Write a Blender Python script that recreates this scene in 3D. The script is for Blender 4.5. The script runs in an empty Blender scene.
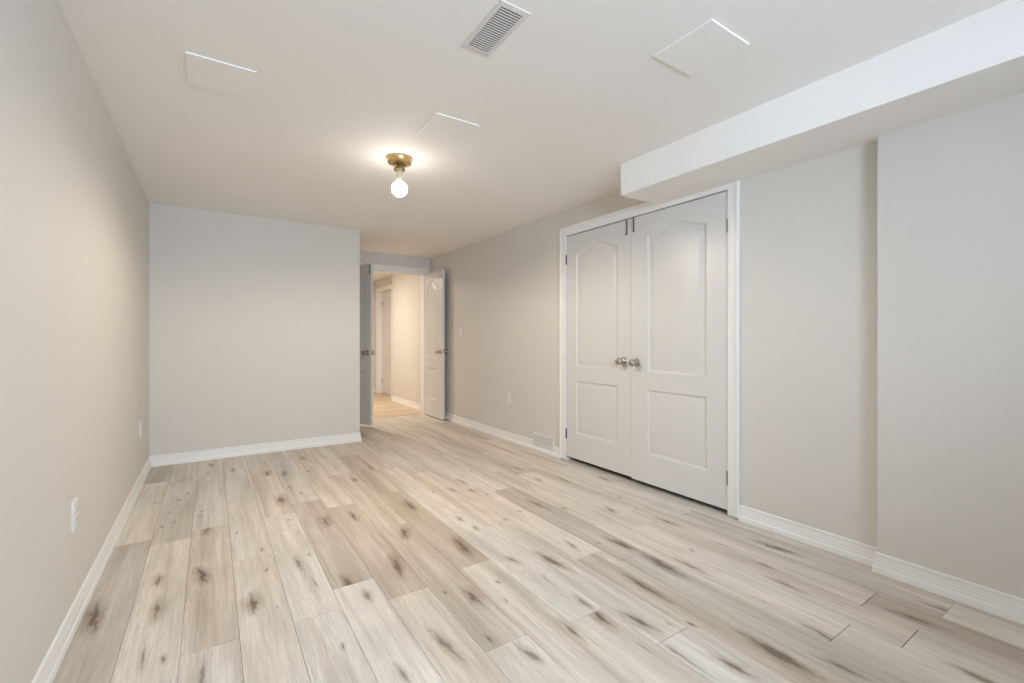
import bpy, bmesh, math, random
from mathutils import Vector, Matrix
random.seed(7)
sc = bpy.context.scene
COL = sc.collection

# ------------------------------------------------------------------ camera, world, light, exposure
CAM_H = 1.10
YAW = 0.5867                                   # turned right of the room's long axis
F_PX = 453.344
cam = bpy.data.cameras.new('camera')
cam.sensor_width = 36.0
cam.lens = F_PX / 1024 * 36.0
cam.shift_y = -3.07 / 1024
cam.clip_start = 0.05
cam_o = bpy.data.objects.new('camera', cam)
COL.objects.link(cam_o)
cam_o.location = (0, 0, CAM_H)
cam_o.rotation_euler = (math.pi / 2, 0, -YAW)
sc.camera = cam_o

world = bpy.data.worlds.new('sky')
sc.world = world
world.use_nodes = True
bgn = world.node_tree.nodes['Background']
bgn.inputs[0].default_value = (0.78, 0.88, 1.0, 1)
bgn.inputs[1].default_value = 1.0

def area_light(name, loc, rot, sx, sy, power, color, spread=math.pi):
    l = bpy.data.lights.new(name, 'AREA')
    l.shape = 'RECTANGLE'; l.size = sx; l.size_y = sy
    l.energy = power; l.color = color; l.spread = spread
    o = bpy.data.objects.new(name, l); COL.objects.link(o)
    o.location = loc; o.rotation_euler = rot
    return o

WIN = (-0.12, 1.50, 1.28, 2.05)                  # daylight window behind the camera: x0, x1, z0, z1
REAR = -1.40
DAY = 127.0
BULB = 2.6                                     # the bulb's glowing skin
BEAM = 90.0                                    # the LED bulb throws most of its light downward
HALL = 38.0
area_light('daylight', ((WIN[0] + WIN[1]) / 2, REAR - 0.16, (WIN[2] + WIN[3]) / 2), (math.pi / 2, 0, 0),
           WIN[1] - WIN[0], WIN[3] - WIN[2], DAY, (0.635, 0.795, 1.0))
hl = bpy.data.lights.new('hall_lamp_light', 'AREA'); hl.shape = 'DISK'; hl.size = 0.28
hl.energy = HALL; hl.color = (1.0, 0.88, 0.76)
hlo = bpy.data.objects.new('hall_lamp_light', hl); COL.objects.link(hlo); hlo.location = (1.35, 7.35, 2.22)

bl = bpy.data.lights.new('bulb_light', 'SPOT'); bl.spot_size = math.pi; bl.spot_blend = 0.4; bl.shadow_soft_size = 0.045
bl.energy = BEAM; bl.color = (1.0, 0.875, 0.70)
blo = bpy.data.objects.new('bulb_light', bl); COL.objects.link(blo); blo.location = (1.012, 2.830, 2.26 - .196 - .05)

vs = sc.view_settings
vs.view_transform = 'Standard'; vs.look = 'None'; vs.gamma = 1.0; vs.use_curve_mapping = False
vs.exposure = 0.17
sc.cycles.max_bounces = 16; sc.cycles.diffuse_bounces = 10; sc.cycles.glossy_bounces = 4
sc.cycles.use_denoising = True
sc.cycles.sample_clamp_indirect = 8.0

# ------------------------------------------------------------------ room measurements (metres)
H = 2.26                                       # ceiling
XL, XR = -0.437, 2.672                         # long walls
YB = 4.949                                     # far wall
XE = 1.331                                     # where the far wall ends and the entry begins
YA = 6.170                                     # entry wall with the double doors
XBUMP, YBUMP = 2.617, 0.8255                   # thicker stretch of the right wall
XBH, YBH, ZBH = 2.278, 2.115, 2.053            # bulkhead
CY0, CY1, CYM, CZ = 1.5965, 3.138, 2.375, 2.021   # closet opening
BB = 0.093                                     # baseboard height
DX0, DX1, DZ = 1.385, 2.570, 2.030             # entry opening
HX1, HYC, HX2, HYE = 2.672, 7.83, 2.80, 9.28   # hall

# ------------------------------------------------------------------ materials
def new_mat(name):
    m = bpy.data.materials.new(name); m.use_nodes = True
    nt = m.node_tree
    return m, nt, nt.nodes['Principled BSDF']

def N(nt, t, **kw):
    n = nt.nodes.new(t)
    for k, v in kw.items():
        if k.startswith('i_'): n.inputs[k[2:].replace('_', ' ')].default_value = v
        else: setattr(n, k, v)
    return n

def math_n(nt, op, a, b=None, c=None, clamp=False):
    n = nt.nodes.new('ShaderNodeMath'); n.operation = op; n.use_clamp = clamp
    for i, x in enumerate((a, b, c)):
        if x is None: continue
        if isinstance(x, (int, float)): n.inputs[i].default_value = x
        else: nt.links.new(x, n.inputs[i])
    return n.outputs[0]

def sstep(nt, x, a, b):
    n = nt.nodes.new('ShaderNodeMapRange'); n.interpolation_type = 'SMOOTHSTEP'
    nt.links.new(x, n.inputs[0]); n.inputs[1].default_value = a; n.inputs[2].default_value = b
    return n.outputs[0]

def mixc(nt, fac, a, b, blend='MIX'):
    n = nt.nodes.new('ShaderNodeMix'); n.data_type = 'RGBA'; n.blend_type = blend
    for i, x in ((0, fac), (6, a), (7, b)):
        if isinstance(x, (int, float)): n.inputs[i].default_value = x
        elif isinstance(x, tuple): n.inputs[i].default_value = x
        else: nt.links.new(x, n.inputs[i])
    return n.outputs[2]

def paint(name, col, rough, bump=0.03, scale=220.0, vary=0.015):
    m, nt, b = new_mat(name)
    tc = N(nt, 'ShaderNodeTexCoord')
    n1 = N(nt, 'ShaderNodeTexNoise', i_Scale=scale, i_Detail=3.0)
    n2 = N(nt, 'ShaderNodeTexNoise', i_Scale=2.2, i_Detail=2.0)
    nt.links.new(tc.outputs['Object'], n1.inputs['Vector']); nt.links.new(tc.outputs['Object'], n2.inputs['Vector'])
    lo = tuple(c * (1 - vary) for c in col) + (1,); hi = tuple(min(1, c * (1 + vary)) for c in col) + (1,)
    nt.links.new(mixc(nt, n2.outputs[0], lo, hi), b.inputs['Base Color'])
    b.inputs['Roughness'].default_value = rough
    bp = N(nt, 'ShaderNodeBump', i_Strength=bump, i_Distance=0.002)
    nt.links.new(n1.outputs[0], bp.inputs['Height']); nt.links.new(bp.outputs[0], b.inputs['Normal'])
    return m

M = {}
M['wall'] = paint('wall_paint', (0.640, 0.612, 0.568), 0.62, 0.05)
M['ceiling'] = paint('ceiling_paint', (0.855, 0.836, 0.808), 0.75, 0.05)
M['white'] = paint('trim_paint', (0.79, 0.78, 0.76), 0.32, 0.01, 90)
M['panelpaint'] = paint('access_panel_paint', (0.86, 0.841, 0.813), 0.6, 0.02)
M['plastic'] = paint('white_plastic', (0.71, 0.695, 0.665), 0.35, 0.0)
M['ventpaint'] = paint('register_enamel', (0.70, 0.685, 0.655), 0.4, 0.0)

def metal(name, col, rough, bump=0.0):
    m, nt, b = new_mat(name)
    tc = N(nt, 'ShaderNodeTexCoord'); n1 = N(nt, 'ShaderNodeTexNoise', i_Scale=60.0, i_Detail=3.0)
    nt.links.new(tc.outputs['Object'], n1.inputs['Vector'])
    nt.links.new(mixc(nt, n1.outputs[0], tuple(c * .9 for c in col) + (1,), col + (1,)), b.inputs['Base Color'])
    b.inputs['Metallic'].default_value = 1.0; b.inputs['Roughness'].default_value = rough
    return m
M['brass'] = metal('brass', (0.62, 0.43, 0.20), 0.28)
M['bronze'] = metal('aged_brass', (0.26, 0.19, 0.10), 0.4)
M['nickel'] = metal('satin_nickel', (0.50, 0.46, 0.41), 0.30)
M['steel'] = metal('steel', (0.20, 0.19, 0.18), 0.42)
M['dark'] = paint('painted_void_shade', (0.015, 0.014, 0.013), 0.8, 0.0)  # near-black colour, the shade inside small openings painted in
M['ceramic'] = paint('lampholder_ceramic', (0.50, 0.45, 0.37), 0.45, 0.0)

# embossed wood-grain door skin
m, nt, b = new_mat('door_paint')
tc = N(nt, 'ShaderNodeTexCoord'); mp = N(nt, 'ShaderNodeMapping'); mp.inputs['Scale'].default_value = (170, 170, 5)
nt.links.new(tc.outputs['Object'], mp.inputs[0])
n1 = N(nt, 'ShaderNodeTexNoise', i_Scale=1.0, i_Detail=4.0, i_Distortion=0.6)
nt.links.new(mp.outputs[0], n1.inputs['Vector'])
b.inputs['Base Color'].default_value = (0.650, 0.638, 0.617, 1)
b.inputs['Roughness'].default_value = 0.32
bp = N(nt, 'ShaderNodeBump', i_Strength=0.22, i_Distance=0.0015)
nt.links.new(n1.outputs[0], bp.inputs['Height']); nt.links.new(bp.outputs[0], b.inputs['Normal'])
M['door'] = m

# glowing opal bulb
m, nt, b = new_mat('lit_bulb')
BULB_R = 0.050
b.inputs['Base Color'].default_value = (1, 1, 1, 1)
b.inputs['Emission Color'].default_value = (1.0, 0.93, 0.82, 1)
b.inputs['Emission Strength'].default_value = BULB / (4 * math.pi * BULB_R ** 2) / math.pi
M['bulb'] = m

m, nt, b = new_mat('window_glass')
tr = N(nt, 'ShaderNodeBsdfTransparent'); gl = N(nt, 'ShaderNodeBsdfGlossy', i_Roughness=0.02)
fr = N(nt, 'ShaderNodeFresnel', i_IOR=1.45); mx = N(nt, 'ShaderNodeMixShader')
nt.links.new(fr.outputs[0], mx.inputs[0]); nt.links.new(tr.outputs[0], mx.inputs[1]); nt.links.new(gl.outputs[0], mx.inputs[2])
nt.links.new(mx.outputs[0], nt.nodes['Material Output'].inputs[0])
M['glass'] = m

# oak-look plank floor; per-plank values ride in the face-corner attribute "plank" (tone, seed, warmth), knots in the UV map "knot"
def floor_mat(name, light, dark, swap=False):
    m, nt, b = new_mat(name)
    L = nt.links.new
    tc = N(nt, 'ShaderNodeTexCoord')
    at = N(nt, 'ShaderNodeAttribute', attribute_name='plank')
    sp = N(nt, 'ShaderNodeSeparateColor'); L(at.outputs['Color'], sp.inputs[0])
    tone, seed, warm = sp.outputs[0], sp.outputs[1], sp.outputs[2]
    px = N(nt, 'ShaderNodeSeparateXYZ'); L(tc.outputs['Object'], px.inputs[0])
    X, Y = (px.outputs[1], px.outputs[0]) if swap else (px.outputs[0], px.outputs[1])
    # knot mask
    uv = N(nt, 'ShaderNodeUVMap', uv_map='knot'); us = N(nt, 'ShaderNodeSeparateXYZ'); L(uv.outputs[0], us.inputs[0])
    uv2 = N(nt, 'ShaderNodeUVMap', uv_map='knot_kind'); u2 = N(nt, 'ShaderNodeSeparateXYZ'); L(uv2.outputs[0], u2.inputs[0])
    kc = N(nt, 'ShaderNodeCombineXYZ'); L(math_n(nt, 'MULTIPLY', X, 42.0), kc.inputs[0]); L(math_n(nt, 'MULTIPLY', Y, 15.0), kc.inputs[1])
    kn = N(nt, 'ShaderNodeTexNoise', i_Scale=1.0, i_Detail=4.0); L(kc.outputs[0], kn.inputs['Vector'])
    ks = N(nt, 'ShaderNodeSeparateColor'); L(kn.outputs['Color'], ks.inputs[0])
    ku = math_n(nt, 'ADD', us.outputs[0], math_n(nt, 'MULTIPLY', math_n(nt, 'SUBTRACT', ks.outputs[0], .5), .95))
    kv = math_n(nt, 'ADD', us.outputs[1], math_n(nt, 'MULTIPLY', math_n(nt, 'SUBTRACT', ks.outputs[1], .5), .45))
    def length(a, b_): return math_n(nt, 'SQRT', math_n(nt, 'ADD', math_n(nt, 'MULTIPLY', a, a), math_n(nt, 'MULTIPLY', b_, b_)))
    edge = sstep(nt, length(us.outputs[0], us.outputs[1]), 1.0, .70)
    halo = math_n(nt, 'MULTIPLY', sstep(nt, length(ku, kv), 1.0, .0), edge)
    core = math_n(nt, 'MULTIPLY', sstep(nt, length(math_n(nt, 'MULTIPLY', ku, 1.5), kv), .44, .16), edge)
    crack = math_n(nt, 'MULTIPLY', sstep(nt, math_n(nt, 'ABSOLUTE', math_n(nt, 'ADD', ku, math_n(nt, 'MULTIPLY', kv, .18))), .13, .03), math_n(nt, 'MULTIPLY', sstep(nt, math_n(nt, 'ABSOLUTE', kv), .85, .25), edge))
    # grain, bent around the knots
    Xo = math_n(nt, 'ADD', X, math_n(nt, 'MULTIPLY', halo, 0.012))
    def grain(sx, sy, detail, dist=0.0, so=37.0):
        c = N(nt, 'ShaderNodeCombineXYZ')
        L(math_n(nt, 'MULTIPLY', Xo, sx), c.inputs[0]); L(math_n(nt, 'MULTIPLY', Y, sy), c.inputs[1]); L(math_n(nt, 'MULTIPLY', seed, so), c.inputs[2])
        n = N(nt, 'ShaderNodeTexNoise', i_Scale=1.0, i_Detail=detail, i_Distortion=dist); L(c.outputs[0], n.inputs['Vector'])
        return n.outputs[0]
    g1 = grain(190, 7.0, 3, .2); g2 = grain(34, 1.1, 4, .7); g3 = grain(12, .85, 3, .5, 91.0); g4 = grain(5, 2.6, 3, .4, 17.0)
    # cathedral figure: contour rings of a slow noise stretched along the plank
    ring = math_n(nt, 'FRACT', math_n(nt, 'MULTIPLY', grain(10, 1.3, 2, .3, 53.0), 30.0))
    ring = math_n(nt, 'ABSOLUTE', math_n(nt, 'SUBTRACT', ring, .5))
    ringm = sstep(nt, g4, .46, .62)
    base = mixc(nt, math_n(nt, 'ADD', tone, math_n(nt, 'MULTIPLY', math_n(nt, 'SUBTRACT', g3, .5), 2.4), clamp=True), dark + (1,), light + (1,))
    v = math_n(nt, 'ADD', 1.0, math_n(nt, 'MULTIPLY', math_n(nt, 'SUBTRACT', g1, .5), .42))
    v = math_n(nt, 'ADD', v, math_n(nt, 'MULTIPLY', math_n(nt, 'SUBTRACT', g2, .5), .50))
    v = math_n(nt, 'ADD', v, math_n(nt, 'MULTIPLY', math_n(nt, 'SUBTRACT', g4, .5), .26))
    v = math_n(nt, 'ADD', v, math_n(nt, 'MULTIPLY', math_n(nt, 'MULTIPLY', math_n(nt, 'SUBTRACT', ring, .25), ringm), .30))
    streak = sstep(nt, grain(52, .8, 3, 1.0, 71.0), .60, .76)
    v = math_n(nt, 'MULTIPLY', v, math_n(nt, 'SUBTRACT', 1.0, math_n(nt, 'MULTIPLY', streak, .22)))
    cv = N(nt, 'ShaderNodeCombineColor')
    for i in range(3): L(v, cv.inputs[i])
    col = mixc(nt, 1.0, base, cv.outputs[0], 'MULTIPLY')
    col = mixc(nt, math_n(nt, 'MULTIPLY', warm, .6), col, mixc(nt, 1.0, col, (1.05, .97, .87, 1), 'MULTIPLY'))
    col = mixc(nt, math_n(nt, 'MULTIPLY', halo, u2.outputs[0]), col, mixc(nt, 1.0, col, (.60, .53, .46, 1), 'MULTIPLY'))
    dk = math_n(nt, 'MAXIMUM', math_n(nt, 'MULTIPLY', core, math_n(nt, 'ADD', .40, math_n(nt, 'MULTIPLY', g1, .8))), math_n(nt, 'MULTIPLY', crack, .7))
    col = mixc(nt, math_n(nt, 'MULTIPLY', dk, u2.outputs[1], clamp=True), col, (.105, .080, .062, 1))
    L(col, b.inputs['Base Color'])
    b.inputs['Roughness'].default_value = 0.47
    b.inputs['Specular IOR Level'].default_value = 0.38
    bp = N(nt, 'ShaderNodeBump', i_Strength=0.10, i_Distance=0.001); L(g1, bp.inputs['Height']); L(bp.outputs[0], b.inputs['Normal'])
    return m
M['floor'] = floor_mat('oak_planks', (0.660, 0.612, 0.552), (0.455, 0.392, 0.324))
M['hallfloor'] = floor_mat('hall_oak_planks', (0.64, 0.53, 0.40), (0.48, 0.37, 0.26), swap=True)
M['gap'] = paint('plank_gap', (0.10, 0.082, 0.065), 0.9, 0.0)
M['strip'] = paint('threshold_wood', (0.40, 0.29, 0.19), 0.5, 0.0)

# ------------------------------------------------------------------ mesh helpers
def finish(name, bm, mat, parent=None, smooth=None, bevel=None):
    me = bpy.data.meshes.new(name); bm.normal_update(); bm.to_mesh(me); bm.free()
    for mm in (mat if isinstance(mat, (list, tuple)) else [mat]): me.materials.append(mm)
    o = bpy.data.objects.new(name, me); COL.objects.link(o)
    if parent: o.parent = parent
    if smooth is not None:
        for p in me.polygons: p.use_smooth = True
        me.set_sharp_from_angle(angle=math.radians(smooth))
    if bevel:
        md = o.modifiers.new('bevel', 'BEVEL'); md.width = bevel; md.segments = 2; md.limit_method = 'ANGLE'
    return o

def box(bm, x0, x1, y0, y1, z0, z1):
    vs_ = [bm.verts.new(p) for p in ((x0, y0, z0), (x1, y0, z0), (x1, y1, z0), (x0, y1, z0), (x0, y0, z1), (x1, y0, z1), (x1, y1, z1), (x0, y1, z1))]
    for f in ((3, 2, 1, 0), (4, 5, 6, 7), (0, 1, 5, 4), (1, 2, 6, 5), (2, 3, 7, 6), (3, 0, 4, 7)):
        bm.faces.new([vs_[i] for i in f])

def boxes(*bs):
    bm = bmesh.new()
    for q in bs: box(bm, *q)
    return bm

def sweep(bm, prof, frames):
    """prof: list of (a, b); frames: list of (origin, A, B). Closed profile swept through the frames, capped."""
    rings = []
    for o, A, B in frames:
        rings.append([bm.verts.new(Vector(o) + Vector(A) * a + Vector(B) * b) for a, b in prof])
    n = len(prof)
    for r0, r1 in zip(rings, rings[1:]):
        for i in range(n):
            bm.faces.new((r0[i], r0[(i + 1) % n], r1[(i + 1) % n], r1[i]))
    bm.faces.new(rings[0][::-1]); bm.faces.new(rings[-1])
    bmesh.ops.recalc_face_normals(bm, faces=bm.faces)

def lathe(bm, prof, mat4, n=32):
    """prof: (radius, height) along local +Z, placed by mat4."""
    rings = []
    for r, z in prof:
        if r < 1e-6: rings.append([bm.verts.new(mat4 @ Vector((0, 0, z)))])
        else: rings.append([bm.verts.new(mat4 @ Vector((r * math.cos(2 * math.pi * k / n), r * math.sin(2 * math.pi * k / n), z))) for k in range(n)])
    for a, c in zip(rings, rings[1:]):
        for k in range(n):
            k2 = (k + 1) % n
            if len(a) == 1 and len(c) == 1: continue
            if len(a) == 1: bm.faces.new((a[0], c[k], c[k2]))
            elif len(c) == 1: bm.faces.new((a[k], a[k2], c[0]))
            else: bm.faces.new((a[k], a[k2], c[k2], c[k]))
    bmesh.ops.recalc_face_normals(bm, faces=bm.faces)

def structure(o, label, cat):
    o['kind'] = 'structure'; o['label'] = label; o['category'] = cat
    return o

def thing(o, label, cat, group=None):
    o['label'] = label; o['category'] = cat
    if group: o['group'] = group
    return o

def empty(name, loc=(0, 0, 0), rz=0.0):
    o = bpy.data.objects.new(name, None); COL.objects.link(o); o.location = loc; o.rotation_euler = (0, 0, rz)
    o.empty_display_size = .05
    return o
KNOTS=[('S', -0.382, 2.407), ('S', 0.146, 2.167), ('S', 0.93, 1.698), ('S', 1.281, 1.295), ('S', 1.386, 1.201), ('S', 1.46, 0.852), ('S', 1.646, 0.812), ('S', -0.033, 2.553), ('S', 0.579, 2.895), ('S', 0.736, 2.876), ('S', 0.518, 2.089), ('S', 1.109, 2.147), ('S', 0.75, 2.137), ('S', 0.91, 2.463), ('S', 1.405, 1.756), ('S', 1.829, 1.69), ('S', 1.833, 1.436), ('S', 2.47, 1.229), ('S', 0.383, 4.182), ('S', 0.704, 1.482), ('S', 0.399, 3.441), ('S', 1.093, 2.858), ('S', 1.804, 2.417), ('S', 1.821, 1.462), ('S', 1.601, 1.345), ('M', -0.181, 2.325), ('M', 0.557, 1.959), ('M', 0.682, 1.6), ('M', 0.526, 1.429), ('M', 0.532, 1.532), ('M', 1.132, 1.301), ('M', 0.927, 1.281), ('M', 1.294, 1.413), ('M', 1.757, 0.652), ('M', 2.074, 0.384), ('M', 2.302, 0.604), ('M', 2.477, 0.558), ('M', -0.017, 3.137), ('M', -0.2, 2.612), ('M', 0.391, 3.424), ('M', 0.356, 2.43), ('M', 1.267, 2.478), ('M', 1.28, 2.308), ('M', 1.25, 1.872), ('M', 1.598, 1.823), ('M', 1.244, 1.773), ('M', 1.25, 1.884), ('M', 2.138, 2.069), ('M', 2.282, 1.745), ('M', 2.237, 1.156), ('M', 2.143, 1.014), ('M', 1.933, 1.351), ('M', 1.456, 2.983), ('M', 1.608, 3.113), ('M', 1.13, 3.871), ('M', 0.934, 3.609), ('M', 2.126, 2.823), ('M', 2.566, 2.554), ('M', 2.127, 2.846), ('M', 2.161, 3.16), ('M', 0.501, 4.103), ('M', 0.006, 4.727), ('M', 0.708, 4.538), ('M', 2.14, 2.088), ('M', 2.286, 2.716), ('M', 1.568, 2.909), ('M', 0.156, 4.448), ('M', 1.891, 0.755), ('M', 0.559, 1.981), ('M', 1.564, 0.914), ('M', 0.704, 1.327), ('s', 0.226, 2.079), ('s', 0.844, 1.794), ('s', 0.393, 1.68), ('s', 1.032, 1.599), ('s', 0.851, 1.428), ('s', 1.472, 1.118), ('s', 1.54, 1.073), ('s', -0.19, 2.099), ('s', -0.136, 1.958), ('s', -0.205, 2.498), ('s', -0.033, 1.856), ('s', -0.301, 3.839), ('s', -0.219, 3.586), ('s', -0.237, 3.34), ('s', -0.05, 3.413), ('s', -0.188, 2.7), ('s', -0.235, 2.575), ('s', 0.041, 2.487), ('s', 0.124, 2.998), ('s', -0.18, 3.382), ('s', 0.124, 2.995), ('s', 0.22, 2.688), ('s', 0.417, 2.492), ('s', 0.665, 2.207), ('s', 0.394, 3.036), ('s', 0.223, 2.438), ('s', 1.026, 2.217), ('s', 1.489, 2.317), ('s', 1.081, 1.74), ('s', 0.843, 1.792), ('s', 1.608, 1.931), ('s', 1.657, 1.463), ('s', 1.902, 2.254), ('s', 1.736, 1.773), ('s', 1.637, 2.382), ('s', 2.31, 1.889), ('s', 2.475, 1.765), ('s', 2.083, 1.446), ('s', 1.938, 1.464), ('s', 2.53, 1.148), ('s', -0.235, 4.27), ('s', -0.391, 4.134), ('s', -0.138, 3.966), ('s', -0.182, 3.827), ('s', -0.046, 3.49), ('s', 0.171, 4.303), ('s', 0.489, 3.705), ('s', 0.536, 3.518), ('s', 0.676, 4.067), ('s', 0.781, 3.771), ('s', 0.899, 4.496), ('s', 0.873, 4.006), ('s', 1.08, 4.419), ('s', 1.472, 3.538), ('s', 1.327, 3.018), ('s', 1.734, 3.855), ('s', 1.817, 3.343), ('s', 1.609, 2.881), ('s', 1.995, 3.811), ('s', 2.307, 3.56), ('s', 1.755, 3.863), ('s', 2.583, 3.748), ('s', 1.622, 2.758), ('s', 2.521, 4.291), ('s', 2.177, 3.983), ('s', 2.668, 2.676), ('s', 2.348, 2.192), ('s', 1.912, 2.261), ('s', 2.295, 1.985), ('s', 2.081, 0.484), ('L', -0.195, 2.015), ('L', 1.126, 1.186), ('L', 0.938, 1.21), ('L', 1.264, 1.193), ('L', 1.283, 1.078), ('L', 1.462, 1.001), ('L', 1.928, 0.992), ('L', 1.959, 0.827), ('L', 2.359, 0.748), ('L', 0.391, 2.189), ('L', -0.206, 2.701), ('L', 0.386, 2.105), ('L', -0.023, 1.784), ('L', 2.272, 1.388), ('L', 2.325, 1.548), ('L', 1.409, 1.492), ('L', 1.279, 1.65), ('L', 1.213, 1.179), ('L', 1.358, 0.989), ('L', 2.163, 0.809), ('L', 1.912, 1.09)]
TONES=[('d', 0, 2.98), ('d', 0, 4.61), ('d', 5, 2.75), ('d', 6, 2.46), ('d', 7, 2.1), ('d', 8, 2.6), ('d', 12, 2.13), ('d', 12, 1.15), ('d', 11, 0.75), ('d', 8, 4.06), ('d', 12, 1.49), ('d', 15, 0.57), ('d', 1, 2.16), ('m', 2, 2.3), ('m', 3, 1.87), ('m', 11, 1.78), ('m', 13, 1.61), ('m', 13, 0.56), ('m', 14, 1.49), ('m', 17, 0.92), ('m', 14, 3.9), ('l', 3, 3.03), ('l', 3, 3.33), ('l', 5, 3.59), ('l', 2, 1.83), ('l', 4, 1.69), ('l', 5, 1.76), ('l', 6, 1.63), ('l', 1, 2.24), ('l', 2, 4.19), ('l', 4, 2.35), ('l', 9, 1.91), ('l', 10, 1.39), ('l', 14, 1.25), ('l', 13, 0.88), ('l', 9, 1.08), ('l', 10, 0.94), ('l', 9, 1.48), ('l', 1, 2.79), ('l', 11, 2.62), ('l', 15, 2.68), ('l', 9, 3.37), ('l', 3, 2.38), ('l', 14, 1.92), ('l', 7, 1.3)]

# ------------------------------------------------------------------ floor
PW, FX0, PL = 0.178, -0.445, 1.224
J0 = {0: 3.153, 1: 3.06, 2: 1.938, 3: 2.613, 4: 1.924, 5: 2.085, 6: 1.877, 7: 1.374, 8: 1.939, 9: 1.336, 10: 1.068, 11: 1.70,
      12: 1.568, 13: 0.732, 14: 0.576, 15: 0.759, 16: 0.551, 17: 1.30}
WIDE = {(10, 1.068), (13, 0.732), (12, 1.568), (14, 0.576), (15, 0.759)}   # end joints that stand open a little
def plank_at(x, y):
    c = int(math.floor((x - FX0) / PW)); return c, math.floor((y - J0[c]) / PL)
planks = {}
for k, c, y in TONES:
    planks[plank_at(FX0 + (c + .5) * PW, y)] = {'d': 0.22, 'm': 0.50, 'l': 0.84}[k]

def add_plank_face(bm, layers, pts, tone, seed, warm, uvs=None, kind=(0, 0)):
    cl, ul, kl = layers
    f = bm.faces.new([bm.verts.new(p) for p in pts])
    for i, lp in enumerate(f.loops):
        lp[cl] = (tone, seed, warm, 1)
        lp[ul].uv = uvs[i] if uvs else (9, 9)
        lp[kl].uv = kind
    return f

bm = bmesh.new()
layers = (bm.loops.layers.float_color.new('plank'), bm.loops.layers.uv.new('knot'), bm.loops.layers.uv.new('knot_kind'))
props = {}
rng = random.Random(11)
for c in range(18):
    x0, x1 = FX0 + c * PW, FX0 + (c + 1) * PW
    yend = YB + .05 if x1 <= XE else 6.228
    k = math.floor((REAR - J0[c]) / PL)
    while J0[c] + k * PL < yend:
        y0, y1 = max(REAR, J0[c] + k * PL), min(yend, J0[c] + (k + 1) * PL)
        tone = planks.get((c, k), rng.uniform(.50, .92)) + rng.uniform(-.06, .06)
        pr = props[(c, k)] = (min(1, max(0, tone)), rng.random(), rng.random())
        gx = .0007
        ga = .0016 if any(cc == c and abs(j - y0) < .02 for cc, j in WIDE) else .0006
        gb = .0016 if any(cc == c and abs(j - y1) < .02 for cc, j in WIDE) else .0006
        f = add_plank_face(bm, layers, [(x0 + gx, y0 + ga, 0), (x1 - gx, y0 + ga, 0), (x1 - gx, y1 - gb, 0), (x0 + gx, y1 - gb, 0)], *pr)
        ex = bmesh.ops.extrude_face_region(bm, geom=[f])
        bmesh.ops.translate(bm, verts=[v for v in ex['geom'] if isinstance(v, bmesh.types.BMVert)], vec=(0, 0, -.004))
        k += 1
bmesh.ops.recalc_face_normals(bm, faces=bm.faces)
SIZE = {'S': (.050, .180, 1.0, .95), 'M': (.036, .115, .80, .75), 's': (.021, .040, .55, .90), 'L': (.022, .19, .50, .80)}
rng = random.Random(5)
taken = []
for i, (k, x, y) in enumerate(sorted(KNOTS, key=lambda q: 'SMLs'.index(q[0]))):
    hw, hl_, a, b_ = SIZE[k]
    hw *= rng.uniform(.8, 1.25); hl_ *= rng.uniform(.75, 1.3)
    c, kk = plank_at(x, y)
    if (c, kk) not in props: continue
    xa, xb = FX0 + c * PW + .001, FX0 + (c + 1) * PW - .001
    ya, yb = J0[c] + kk * PL + .001, J0[c] + (kk + 1) * PL - .001
    x = min(max(x, xa), xb)
    sk = rng.uniform(-.5, .5) if k != 'L' else rng.uniform(-.8, .8)
    ka, kb = a * rng.uniform(.8, 1.1), b_ * rng.uniform(.75, 1.05)
    for sc_ in (1, .8, .62, .48, .36):                  # shrink until it clears its neighbours
        w_, l_ = hw * sc_, hl_ * sc_
        q = (max(xa, x - w_ * (1 + abs(sk))), min(xb, x + w_ * (1 + abs(sk))), max(ya, y - l_), min(yb, y + l_))
        if not any(q[0] < o[1] and o[0] < q[1] and q[2] < o[3] and o[2] < q[3] for o in taken): break
    else: continue
    taken.append(q)
    zz = 1e-4
    pts = [(q[0], q[2], zz), (q[1], q[2], zz), (q[1], q[3], zz), (q[0], q[3], zz)]
    uvs = [((p[0] - x) / w_ + sk * (p[1] - y) / l_, (p[1] - y) / l_) for p in pts]
    add_plank_face(bm, layers, pts, *props[(c, kk)], uvs=uvs, kind=(ka, kb))
n_top = len(bm.faces)
box(bm, FX0 - .1, 3.32, REAR - .12, 6.228, -.06, -.0035)
bm.faces.ensure_lookup_table()
for f in bm.faces[n_top:]: f.material_index = 1
structure(finish('floor', bm, [M['floor'], M['gap']]), 'pale oak-look plank floor with dark knots running the length of the empty room', 'floor')

bm = bmesh.new()
layers = (bm.loops.layers.float_color.new('plank'), bm.loops.layers.uv.new('knot'), bm.loops.layers.uv.new('knot_kind'))
rng = random.Random(3)
for r in range(18):
    y0 = 6.262 + r * PW
    y1 = min(y0 + PW, HYE + .02)
    if y1 <= y0: break
    x = .85 - rng.random()
    while x < 3.05:
        a, b_ = max(x, .85), min(x + PL, 3.05)
        if b_ > a:
            add_plank_face(bm, layers, [(a + .0006, y0 + .0006, 0), (b_ - .0006, y0 + .0006, 0), (b_ - .0006, y1 - .0006, 0), (a + .0006, y1 - .0006, 0)], rng.uniform(.4, .9), rng.random(), rng.random())
        x += PL
n_top = len(bm.faces)
box(bm, .8, 3.1, 6.262, HYE + .1, -.06, -.002)
bm.faces.ensure_lookup_table()
for f in bm.faces[n_top:]: f.material_index = 1
structure(finish('floor_hall', bm, [M['hallfloor'], M['gap']]), 'warm lit plank floor of the hall beyond the open double doors', 'floor')
bm = bmesh.new()
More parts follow.
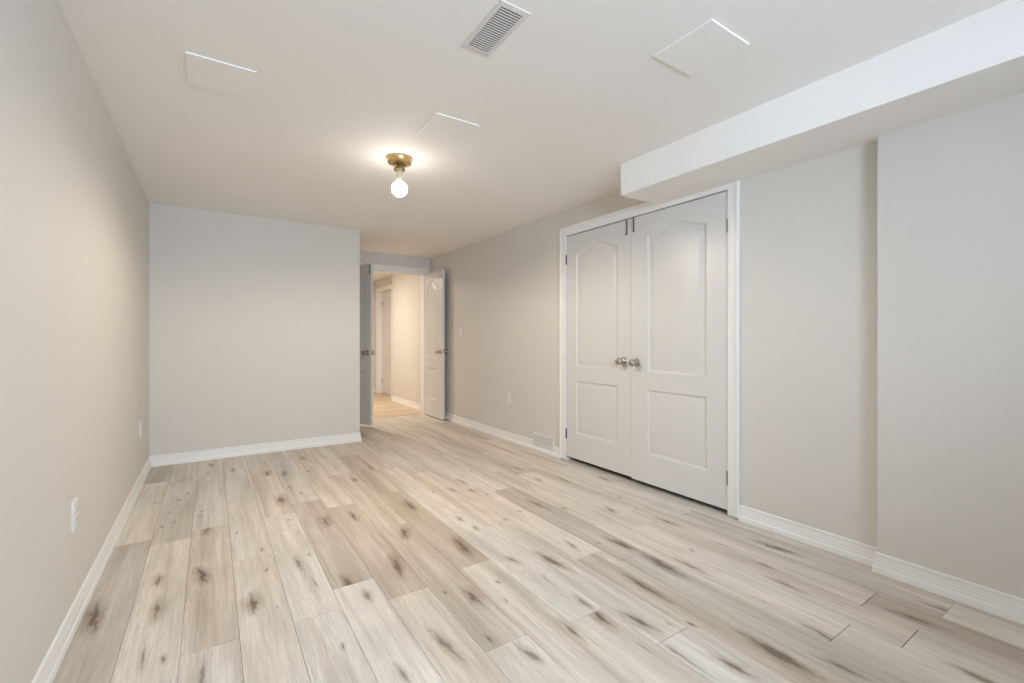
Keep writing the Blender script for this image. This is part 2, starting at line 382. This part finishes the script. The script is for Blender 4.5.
sweep(bm, [(-.017, -.05), (-.017, .001), (-.012, .003), (.012, .003), (.017, .001), (.017, -.05)], [((DX0 - .02, 6.245, 0), (0, 1, 0), (0, 0, 1)), ((DX1 + .02, 6.245, 0), (0, 1, 0), (0, 0, 1))])
structure(finish('trim_threshold', bm, M['strip']), 'thin wooden threshold strip across the entry doorway', 'threshold')

# ------------------------------------------------------------------ shell
T = .12
def wall(name, label, *bs, mat='wall', cat='wall'):
    return structure(finish(name, boxes(*bs), M[mat]), label, cat)
wall('ceiling', 'smooth off-white ceiling over the whole room', (XL - T, 3.4, REAR - T, HYE + T, H, H + .1), mat='ceiling', cat='ceiling')
wall('wall_left', 'long greige side wall with two outlets', (XL - T, XL, REAR - T, YB + T, -.05, H))
wall('wall_back', 'plain greige far wall ending short of the entry', (XL, XE, YB, YB + T, -.05, H))
wall('wall_entry_side', 'greige return beside the entry, behind the far wall', (XE - T, XE, YB + T, YA, -.05, H))
wall('wall_entry', 'greige wall around the open double doors', (XE - T, DX0 - .02, YA, YA + T, -.05, H), (DX0 - .02, DX1 + .02, YA, YA + T, DZ + .02, H), (DX1 + .02, XR + .3, YA, YA + T, -.05, H))
wall('wall_right', 'greige side wall with the closet, switch and outlet', (XR, XR + T, REAR - T, CY0 - .02, -.05, H), (XR, XR + T, CY0 - .02, CY1 + .02, CZ + .02, H), (XR, XR + T, CY1 + .02, YA, -.05, H))
wall('wall_right_step', 'thicker stretch of greige wall standing forward beyond the closet', (XBUMP, XR, REAR, YBUMP, -.05, ZBH))
wall('wall_rear', 'greige wall with the window behind the camera', (XL, WIN[0], REAR - T, REAR, -.05, H), (WIN[1], XR, REAR - T, REAR, -.05, H), (WIN[0], WIN[1], REAR - T, REAR, -.05, WIN[2]), (WIN[0], WIN[1], REAR - T, REAR, WIN[3], H))
wall('beam_bulkhead', 'long boxed bulkhead under the ceiling above the closet', (XBH, XR, REAR, YBH, ZBH, H), mat='ceiling', cat='bulkhead')
wall('wall_closet', 'inside of the closed closet', (XR + T, 3.32, CY1 + .02, CY1 + .12, -.05, H), (XR + T, 3.32, CY0 - .12, CY0 - .02, -.05, H), (3.32, 3.42, CY0 - .12, CY1 + .12, -.05, H))
wall('wall_hall_right', 'bright cream hall wall seen through the doorway', (HX1, HX1 + .2, YA + T, HYC, -.05, H))
wall('wall_hall_recess', 'cream wall around the hall door', (HX2, HX2 + T, HYC, 8.23, -.05, H), (HX2, HX2 + T, 8.23, 9.09, 2.05, H), (HX2, HX2 + T, 9.09, HYE, -.05, H))
wall('wall_hall_end', 'far end wall of the hall', (.8, 3.1, HYE, HYE + T, -.05, H))
wall('wall_hall_left', 'left wall of the hall', (.7, .8, YA + T, HYE + T, -.05, H))
wall('wall_hall_near', 'hall side of the wall behind the entry', (.8, XE - T, YA, YA + T, -.05, H))

# window behind the camera
wf = bmesh.new()
for q in ((WIN[0], WIN[1], WIN[2], WIN[2] + .045), (WIN[0], WIN[1], WIN[3] - .045, WIN[3]), (WIN[0], WIN[0] + .045, WIN[2] + .045, WIN[3] - .045), (WIN[1] - .045, WIN[1], WIN[2] + .045, WIN[3] - .045),
          ((WIN[0] + WIN[1]) / 2 - .03, (WIN[0] + WIN[1]) / 2 + .03, WIN[2] + .045, WIN[3] - .045)):
    box(wf, q[0], q[1], REAR - .10, REAR - .04, q[2], q[3])
w1 = structure(finish('window_1', wf, M['white'], bevel=.003), 'white two-light window behind the camera', 'window')
for xa, xb in ((WIN[0] + .045, (WIN[0] + WIN[1]) / 2 - .03), ((WIN[0] + WIN[1]) / 2 + .03, WIN[1] - .045)):
    finish('window_pane', boxes((xa, xb, REAR - .073, REAR - .067, WIN[2] + .045, WIN[3] - .045)), M['glass'], w1)
finish('window_sill', boxes((WIN[0] - .04, WIN[1] + .04, REAR - .04, REAR + .03, WIN[2] - .025, WIN[2])), M['white'], w1, bevel=.004)

# baseboards
BP = [(0, 0), (.0165, 0), (.0165, .026), (.0150, .0295), (.0118, .033), (.0106, .038), (.0106, .047), (.0088, .050), (.0088, .060), (.0070, .063),
      (.0070, .073), (.0056, .077), (.0082, .081), (.0082, .088), (.0060, .092), (.003, BB), (0, BB)]
UP = (0, 0, 1)
def baseboard(name, label, path):
    bm = bmesh.new(); sweep(bm, BP, [((x, y, 0.0), (ax, ay, 0), UP) for x, y, ax, ay in path])
    return structure(finish(name, bm, M['white'], smooth=25), label, 'baseboard')
CW = .072
baseboard('baseboard_left', 'white moulded baseboard along the long left wall', [(XL, REAR, 1, 1), (XL, YB, 1, -1)])
baseboard('baseboard_back', 'white moulded baseboard along the far wall', [(XL, YB, 1, -1), (XE, YB, 1, -1), (XE, YA, 1, 0)])
baseboard('baseboard_right', 'white moulded baseboard between the entry doors and closet', [(XR, YA, -1, 0), (XR, CY1 + CW, -1, 0)])
baseboard('baseboard_step', 'white moulded baseboard stepping forward beyond the closet', [(XR, CY0 - CW, -1, 0), (XR, YBUMP, -1, 1), (XBUMP, YBUMP, -1, 1), (XBUMP, REAR, -1, 1)])
baseboard('baseboard_rear', 'white moulded baseboard under the window', [(XBUMP, REAR, -1, 1), (XL, REAR, 1, 1)])
baseboard('baseboard_hall', 'white moulded baseboard along the hall wall', [(HX1, YA + T, -1, 0), (HX1, HYC, -1, 0)])
baseboard('baseboard_hall_end', 'white moulded baseboard at the hall end', [(HX2 - .0, HYE, -1, -1), (.8, HYE, 1, -1)])

# casings and jambs
CP = [(0, 0), (0, .011), (.004, .0125), (.012, .0125), (.018, .0108), (.040, .0140), (.052, .0150), (.056, .0185), (.068, .0195), (CW, .0175), (CW, 0)]
def scaled(w): return [(a * w / CW, b) for a, b in CP]
def casing(name, label, frames, prof=CP):
    bm = bmesh.new(); sweep(bm, prof, frames)
    return structure(finish(name, bm, M['white'], smooth=25), label, 'door casing')
nx = (-1, 0, 0)
c1 = casing('trim_1', 'white moulded casing framing the closet doors',
       [((XR, CY1, .012), (0, 1, 0), nx), ((XR, CY1, CZ), (0, 1, 1.1), nx), ((XR, CY0, CZ), (0, -1, 1.1), nx), ((XR, CY0, .012), (0, -1, 0), nx)])
finish('jamb', boxes((XR, XR + T, CY1, CY1 + .02, 0.0, CZ), (XR, XR + T, CY0 - .02, CY0, 0.0, CZ), (XR, XR + T, CY0 - .02, CY1 + .02, CZ, CZ + .02)), M['white'], c1)
ny = (0, -1, 0)
c2 = casing('trim_2', 'white casing framing the entry double doors',
       [((DX0, YA, 0), (-.7, 0, 0), ny), ((DX0, YA, DZ), (-.7, 0, 1.1), ny), ((DX1, YA, DZ), (1.2, 0, 1.1), ny), ((DX1, YA, 0), (1.2, 0, 0), ny)])
finish('jamb', boxes((DX0 - .02, DX0, YA, YA + T, 0, DZ), (DX1, DX1 + .02, YA, YA + T, 0, DZ), (DX0 - .02, DX1 + .02, YA, YA + T, DZ, DZ + .02),
                     (DX0, DX1, YA + .045, YA + .08, DZ - .012, DZ)), M['white'], c2)
finish('strike_plate', boxes((1.975, 2.0, YA + .01, YA + .035, DZ - .003, DZ)), M['steel'], c2)
c3 = casing('trim_3', 'white casing around the hall door',
       [((HX2, 9.07, 0), (0, 1, 0), nx), ((HX2, 9.07, 2.03), (0, 1, 1), nx), ((HX2, 8.25, 2.03), (0, -1, 1), nx), ((HX2, 8.25, 0), (0, -1, 0), nx)])
finish('jamb', boxes((HX2, HX2 + T, 9.07, 9.09, 0, 2.03), (HX2, HX2 + T, 8.23, 8.25, 0, 2.03), (HX2, HX2 + T, 8.23, 9.09, 2.03, 2.05)), M['white'], c3)

# ------------------------------------------------------------------ moulded two-panel doors
MOULD = [(0, 0), (.004, .0025), (.009, .0070), (.014, .0095), (.020, .0100), (.027, .0088), (.046, .0045), (.056, .0032), (.060, .0030)]
def outline(x0, x1, z0, z1, rise=0.0, n=28):
    pts = [(x0, z0), (x1, z0)]
    if rise:
        for i in range(n + 1):
            s = 1 - 2 * i / n
            pts.append(((x0 + x1) / 2 + s * (x1 - x0) / 2, z1 + rise * .5 * (1 + math.cos(math.pi * s))))
    else: pts += [(x1, z1), (x0, z1)]
    return pts
def inset(pts, d):
    out = []; n = len(pts)
    for i in range(n):
        a, b_, c = Vector(pts[i - 1]), Vector(pts[i]), Vector(pts[(i + 1) % n])
        e1, e2 = (b_ - a).normalized(), (c - b_).normalized()
        n1, n2 = Vector((-e1.y, e1.x)), Vector((-e2.y, e2.x))
        m_ = n1 + n2; m_ = m_ / max(.3, m_.dot(n1))
        out.append(tuple(b_ + m_ * d))
    return out
def leaf_mesh(x0, x1, z0, z1, t, panels):
    bm = bmesh.new()
    corners = [(x0, z0), (x1, z0), (x1, z1), (x0, z1)]
    rects = []
    for y, sgn in ((0.0, 1), (t, -1)):
        edges = []
        ov = [bm.verts.new((x, y, z)) for x, z in corners]; rects.append(ov)
        edges += [bm.edges.new((ov[i], ov[(i + 1) % 4])) for i in range(4)]
        for pts in panels:
            rings = [[bm.verts.new((x, y + sgn * d, z)) for x, z in inset(pts, w)] for w, d in MOULD]
            n = len(pts)
            edges += [bm.edges.new((rings[0][i], rings[0][(i + 1) % n])) for i in range(n)]
            for a, b_ in zip(rings, rings[1:]):
                for i in range(n):
                    q = (a[i], a[(i + 1) % n], b_[(i + 1) % n], b_[i])
                    bm.faces.new(q)
            bm.faces.new(rings[-1])
        bmesh.ops.triangle_fill(bm, use_beauty=True, use_dissolve=False, edges=edges)
    a, b_ = rects
    for i in range(4):
        bm.faces.new((a[i], a[(i + 1) % 4], b_[(i + 1) % 4], b_[i]))
    bmesh.ops.recalc_face_normals(bm, faces=bm.faces)
    return bm
KNOB = [(0, 0), (.032, 0), (.033, .003), (.030, .008), (.018, .010), (.012, .013), (.0105, .030), (.013, .036), (.022, .041), (.0275, .050), (.0280, .057), (.0245, .066), (.016, .071), (0, .072)]
def knob(parent, x, y, z, front=True):
    bm = bmesh.new()
    m4 = Matrix.Translation((x, y, z)) @ Matrix.Rotation(math.pi / 2 if front else -math.pi / 2, 4, 'X')
    lathe(bm, KNOB, m4, 28)
    return finish('knob', bm, M['nickel'], parent, smooth=40)
def hinge(parent, x, z, y=-.004, lx=1):
    bm = bmesh.new()
    lathe(bm, [(0, 0), (.0045, .001), (.0060, .003), (.0060, .029), (.0052, .0295), (.0060, .030), (.0060, .058), (.0052, .0585), (.006, .059), (.0060, .086), (.0045, .088), (0, .089)], Matrix.Translation((x, y, z - .0445)), 14)
    box(bm, min(x, x + lx * .009), max(x, x + lx * .009), -.0012, .0, z - .044, z + .044)
    return finish('hinge', bm, M['steel'], parent, smooth=40)
def bolt(parent, x, z):
    bm = bmesh.new()
    box(bm, x - .0055, x + .0055, -.003, 0, z - .052, z + .052)
    lathe(bm, [(0, 0), (.004, 0), (.004, .105), (0, .106)], Matrix.Translation((x, -.006, z - .050)), 12)
    box(bm, x - .009, x + .007, -.012, -.002, z - .056, z - .049)
    return finish('slide_bolt', bm, M['steel'], parent, smooth=40)
def door(name, label, loc, rz, x0, x1, z0, z1, px, pz, knob_x, knob_z, hinge_x=None, hinge_z=(), bolt_x=None, both=False, bolt_z=1.956):
    panels = [outline(px[0], px[1], pz[0], pz[1]), outline(px[0], px[1], pz[2], pz[3], pz[4])]
    o = finish(name, leaf_mesh(x0, x1, z0, z1, .035, panels), M['door'], smooth=28)
    o.location = loc; o.rotation_euler = (0, 0, rz)
    structure(o, label, 'door')
    knob(o, knob_x, 0, knob_z)
    if both:
        knob(o, knob_x, .035, knob_z, False)
        e = x1 if knob_x > (x0 + x1) / 2 else x0
        s = 1 if e == x1 else -1
        finish('latch_plate', boxes((min(e, e + s * .0015), max(e, e + s * .0015), .005, .030, knob_z - .03, knob_z + .03), (min(e, e + s * .010), max(e, e + s * .010), .011, .024, knob_z - .010, knob_z + .010)), M['nickel'], o)
    if hinge_x is not None:
        for z in hinge_z: hinge(o, hinge_x, z, lx=1 if hinge_x < (x0 + x1) / 2 else -1)
    if bolt_x is not None: bolt(o, bolt_x, bolt_z)
    return o
WL, WR = CY1 - CYM, CYM - CY0
door('door_1', 'white arched two-panel closet door nearer the entry, its knob on the near side', (XR + .003, CY1, 0), -math.pi / 2, 0.003, WL - .003, .042, CZ - .006,
     (.132, WL - .142), (.262, .728, .852, 1.842, .072), WL - .080, .922, .001, (1.81, .245), WL - .047)
door('door_2', 'white arched two-panel closet door nearer the camera, hinged by the stepped wall', (XR - .003, CY0, 0), -math.pi / 2, -WR + .003, -.003, .036, CZ - .006,
     (-WR + .152, -.148), (.247, .724, .852, 1.855, .056), -WR + .056, .917, -.001, (1.80, .235), -WR + .027, bolt_z=1.963)
LW = .600
door('door_3', 'white entry door leaf half hidden by the far wall, swung into the room', (1.392, YA - .025, 0), math.atan2(-.910, .414), .004, LW, .030, 2.022,
     (.115, LW - .115), (.255, .69, .832, 1.822, .085), LW - .060, .925, both=True, bolt_x=LW - .018, bolt_z=1.955)
door('door_4', 'white entry door leaf swung flat against the side wall with the switch', (2.571, YA - .025, 0), -math.pi / 2, .004, LW, .014, 2.022,
     (.075, .415), (.255, .69, .832, 1.822, .095), LW - .060, .925, both=True)
door('door_5', 'closed white door at the far end of the hall', (HX2 + .085, 9.07, 0), -math.pi / 2, .004, .814, .02, 2.024,
     (.14, .67), (.26, .72, .85, 1.83, .07), .75, .92, .002, (1.80, .25))

# ------------------------------------------------------------------ ceiling things
lamp = thing(empty('ceiling_lamp', (1.012, 2.830, H)), 'bare lit bulb in a brass ceiling fixture', 'ceiling lamp')
def lamp_part(name, prof, mat, parent=lamp, n=48):
    bm = bmesh.new(); lathe(bm, [(r, -z) for r, z in prof], Matrix.Identity(4), n)
    return finish(name, bm, M[mat], parent, smooth=35)
lamp_part('canopy', [(0, .0), (.074, .0), (.078, .003), (.078, .016), (.076, .020), (.076, .030), (.073, .034), (.050, .038), (0, .038)], 'brass')
bm = bmesh.new()
box(bm, -.040, .040, -.010, .010, -.041, -.037)
for s in (-1, 1): lathe(bm, [(0, -.052), (.004, -.051), (.006, -.046), (.006, -.038), (0, -.038)], Matrix.Translation((s * .030, 0, 0)), 12)
finish('mounting_bar', bm, M['bronze'], lamp, smooth=35)
lamp_part('collar', [(0, .037), (.014, .037), (.016, .060), (.034, .066), (.036, .072), (.034, .080), (.020, .084), (0, .084)], 'bronze')
lamp_part('socket', [(0, .082), (.0185, .082), (.0195, .086), (.0195, .140), (.0205, .146), (.0205, .152), (.018, .154), (0, .154)], 'ceramic')
lamp_part('bulb', [(BULB_R * math.sin(a), .198 - BULB_R * math.cos(a)) for a in [math.radians(d) for d in range(25, 180, 5)]] + [(0, .198 + BULB_R)], 'bulb')

vent = thing(empty('ceiling_vent', (.889, 1.457, H)), 'pale metal louvred air register in the ceiling', 'air vent')
def ring(bm, w, l, iw, il, z0, z1, bev=.006):
    """flat frame on the ceiling: outer size w x l, opening iw x il, from z1 (ceiling) down to z0, outer edge bevelled"""
    def rect(a, b_, z): return [bm.verts.new((sx * a / 2, sy * b_ / 2, z)) for sx, sy in ((-1, -1), (1, -1), (1, 1), (-1, 1))]
    rs = [rect(w, l, z1), rect(w, l, z1 - .0032), rect(w - 2 * bev, l - 2 * bev, z0), rect(iw + .004, il + .004, z0), rect(iw, il, z0 + .002), rect(iw, il, z1)]
    for a, b_ in zip(rs, rs[1:] + rs[:1]):
        for i in range(4): bm.faces.new((a[i], a[(i + 1) % 4], b_[(i + 1) % 4], b_[i]))
    bmesh.ops.recalc_face_normals(bm, faces=bm.faces)
bm = bmesh.new(); ring(bm, .128, .292, .088, .252, -.0050, 0.0, .016); finish('register_frame', bm, M['ventpaint'], vent)
bm = bmesh.new()
NL = 20
for i in range(NL + 1):
    y = -.126 + .252 * i / NL
    for (dy0, z0, dy1, z1) in ((.0, -.0048, .0, -.0036),):
        t_ = .0033
        q = [(-.044, y + dy0 - t_, z0), (.044, y + dy0 - t_, z0), (.044, y + dy0 + t_, z0), (-.044, y + dy0 + t_, z0), (-.044, y + dy1 - t_, z1), (.044, y + dy1 - t_, z1), (.044, y + dy1 + t_, z1), (-.044, y + dy1 + t_, z1)]
        vv = [bm.verts.new(p) for p in q]
        for f in ((3, 2, 1, 0), (4, 5, 6, 7), (0, 1, 5, 4), (1, 2, 6, 5), (2, 3, 7, 6), (3, 0, 4, 7)): bm.faces.new([vv[j] for j in f])
bmesh.ops.recalc_face_normals(bm, faces=bm.faces)
finish('louvers', bm, M['ventpaint'], vent)
finish('duct_shade_sheet', boxes((-.0445, .0445, -.1265, .1265, -.0012, -.0002)), M['dark'], vent)  # dark sheet painted as the shade behind the slats; no duct is cut
finish('damper_lever', boxes((-.004, .004, -.1345, -.128, -.0075, -.0049)), M['ventpaint'], vent)

for lab, x0, x1, y0, y1 in (('white square access panel in the ceiling nearest the left wall', -.086, .166, 2.254, 2.516),
                            ('white square access panel in the ceiling beside the lit bulb', .960, 1.216, 2.150, 2.418),
                            ('white square access panel in the ceiling near the bulkhead', 1.512, 1.762, .967, 1.226)):
    o = finish('access_panel', boxes((-(x1 - x0) / 2, (x1 - x0) / 2, -(y1 - y0) / 2, (y1 - y0) / 2, -.006, 0)), M['panelpaint'], bevel=.0015)
    o.location = ((x0 + x1) / 2, (y0 + y1) / 2, H)
    thing(o, lab, 'access panel', 'ceiling access panels')

# ------------------------------------------------------------------ wall plates
def rounded_plate(bm, w, h, t, r=.004):
    pts = []
    for cx, cz, a0 in ((w / 2 - r, h / 2 - r, 0), (-w / 2 + r, h / 2 - r, 90), (-w / 2 + r, -h / 2 + r, 180), (w / 2 - r, -h / 2 + r, 270)):
        for k in range(5):
            a = math.radians(a0 + 22.5 * k); pts.append((cx + r * math.cos(a), cz + r * math.sin(a)))
    rings = [[bm.verts.new((x * s, -y, z * s2)) for x, z in pts] for y, s, s2 in ((0, 1, 1), (t * .5, 1, 1), (t, 1 - .005 / w, 1 - .005 / h))]
    for a, b_ in zip(rings, rings[1:]):
        for i in range(len(pts)): bm.faces.new((a[i], a[(i + 1) % len(pts)], b_[(i + 1) % len(pts)], b_[i]))
    bm.faces.new(rings[-1]); bm.faces.new(rings[0][::-1])
    bmesh.ops.recalc_face_normals(bm, faces=bm.faces)
def outlet(label, loc, rz):
    e = thing(empty('wall_outlet', loc, rz), label, 'outlet', 'wall outlets')
    bm = bmesh.new(); rounded_plate(bm, .072, .116, .006); finish('cover_plate', bm, M['plastic'], e, smooth=40)
    for z in (-.020, .020):
        bm = bmesh.new(); rounded_plate(bm, .034, .029, .0085, .010); bmesh.ops.translate(bm, verts=bm.verts, vec=(0, 0, z))
        r_ = finish('receptacle', bm, M['plastic'], e, smooth=40)
        finish('slots', boxes((-.0085, -.0065, -.0089, -.0084, z - .001, z + .008), (.0065, .0085, -.0089, -.0084, z - .001, z + .007), (-.0025, .0025, -.0089, -.0084, z - .010, z - .006)), M['dark'], r_)
    bm = bmesh.new(); lathe(bm, [(0, -.001), (.003, 0), (.003, .0008), (0, .0012)], Matrix.Translation((0, -.006, 0)) @ Matrix.Rotation(math.pi / 2, 4, 'X'), 12)
    finish('screw', bm, M['steel'], e, smooth=40)
    return e
outlet('white wall outlet low on the long left wall, nearer the camera', (XL, 2.378, .425), math.pi / 2)
outlet('white wall outlet low on the left wall near the far corner', (XL, 4.340, .428), math.pi / 2)
outlet('white wall outlet between the light switch and the closet', (XR, 4.078, .457), -math.pi / 2)
e = thing(empty('light_switch', (XR, 5.217, 1.170), -math.pi / 2), 'white light switch beside the open entry door', 'light switch')
bm = bmesh.new(); rounded_plate(bm, .072, .116, .006); finish('cover_plate', bm, M['plastic'], e, smooth=40)
bm = bmesh.new(); sweep(bm, [(-.0165, -.033), (.0165, -.033), (.0165, .033), (-.0165, .033)], [((0, -.006, 0), (1, 0, 0), (0, 0, 1)), ((0, -.0095, 0), (.97, 0, 0), (0, -.05, .98))]); finish('rocker', bm, M['plastic'], e)

# floor-level register over the right baseboard
g = thing(empty('baseboard_register', (XR, 3.458, .118), -math.pi / 2), 'pale grille register on the baseboard beside the closet', 'air vent')
bm = bmesh.new()
RW, RH = .318, .108
yf, yb_ = -.0225, 0.0
for x0, x1, z0, z1 in ((-RW / 2, RW / 2, RH / 2 - .014, RH / 2), (-RW / 2, RW / 2, -RH / 2, -RH / 2 + .014), (-RW / 2, -RW / 2 + .014, -RH / 2 + .014, RH / 2 - .014), (RW / 2 - .014, RW / 2, -RH / 2 + .014, RH / 2 - .014)):
    box(bm, x0, x1, yf, yb_, z0, z1)
finish('register_frame', bm, M['ventpaint'], g, bevel=.002)
bm = bmesh.new()
for i in range(30):
    x = -RW / 2 + .014 + (RW - .028) * (i + .5) / 30
    box(bm, x - .0026, x + .0026, -.0215, -.018, -RH / 2 + .014, RH / 2 - .014)
for z in (-.0205, 0, .0205): box(bm, -RW / 2 + .014, RW / 2 - .014, -.0210, -.0178, z - .002, z + .002)
finish('grille', bm, M['ventpaint'], g)
finish('damper', boxes((-RW / 2 + .012, RW / 2 - .012, -.0172, -.0162, -RH / 2 + .012, RH / 2 - .012)), M['steel'], g)

bm = bmesh.new()
lathe(bm, [(0, 0), (.011, 0), (.011, .004), (.0055, .006), (.0055, .045), (.008, .046), (.009, .056), (.006, .060), (0, .060)], Matrix.Translation((XR - .012, 5.60 - .08, .046)) @ Matrix.Rotation(-math.pi / 2, 4, 'Y'), 16)
thing(finish('door_stop', bm, M['plastic'], smooth=40), 'small white door stop on the baseboard by the open entry door', 'door stop')
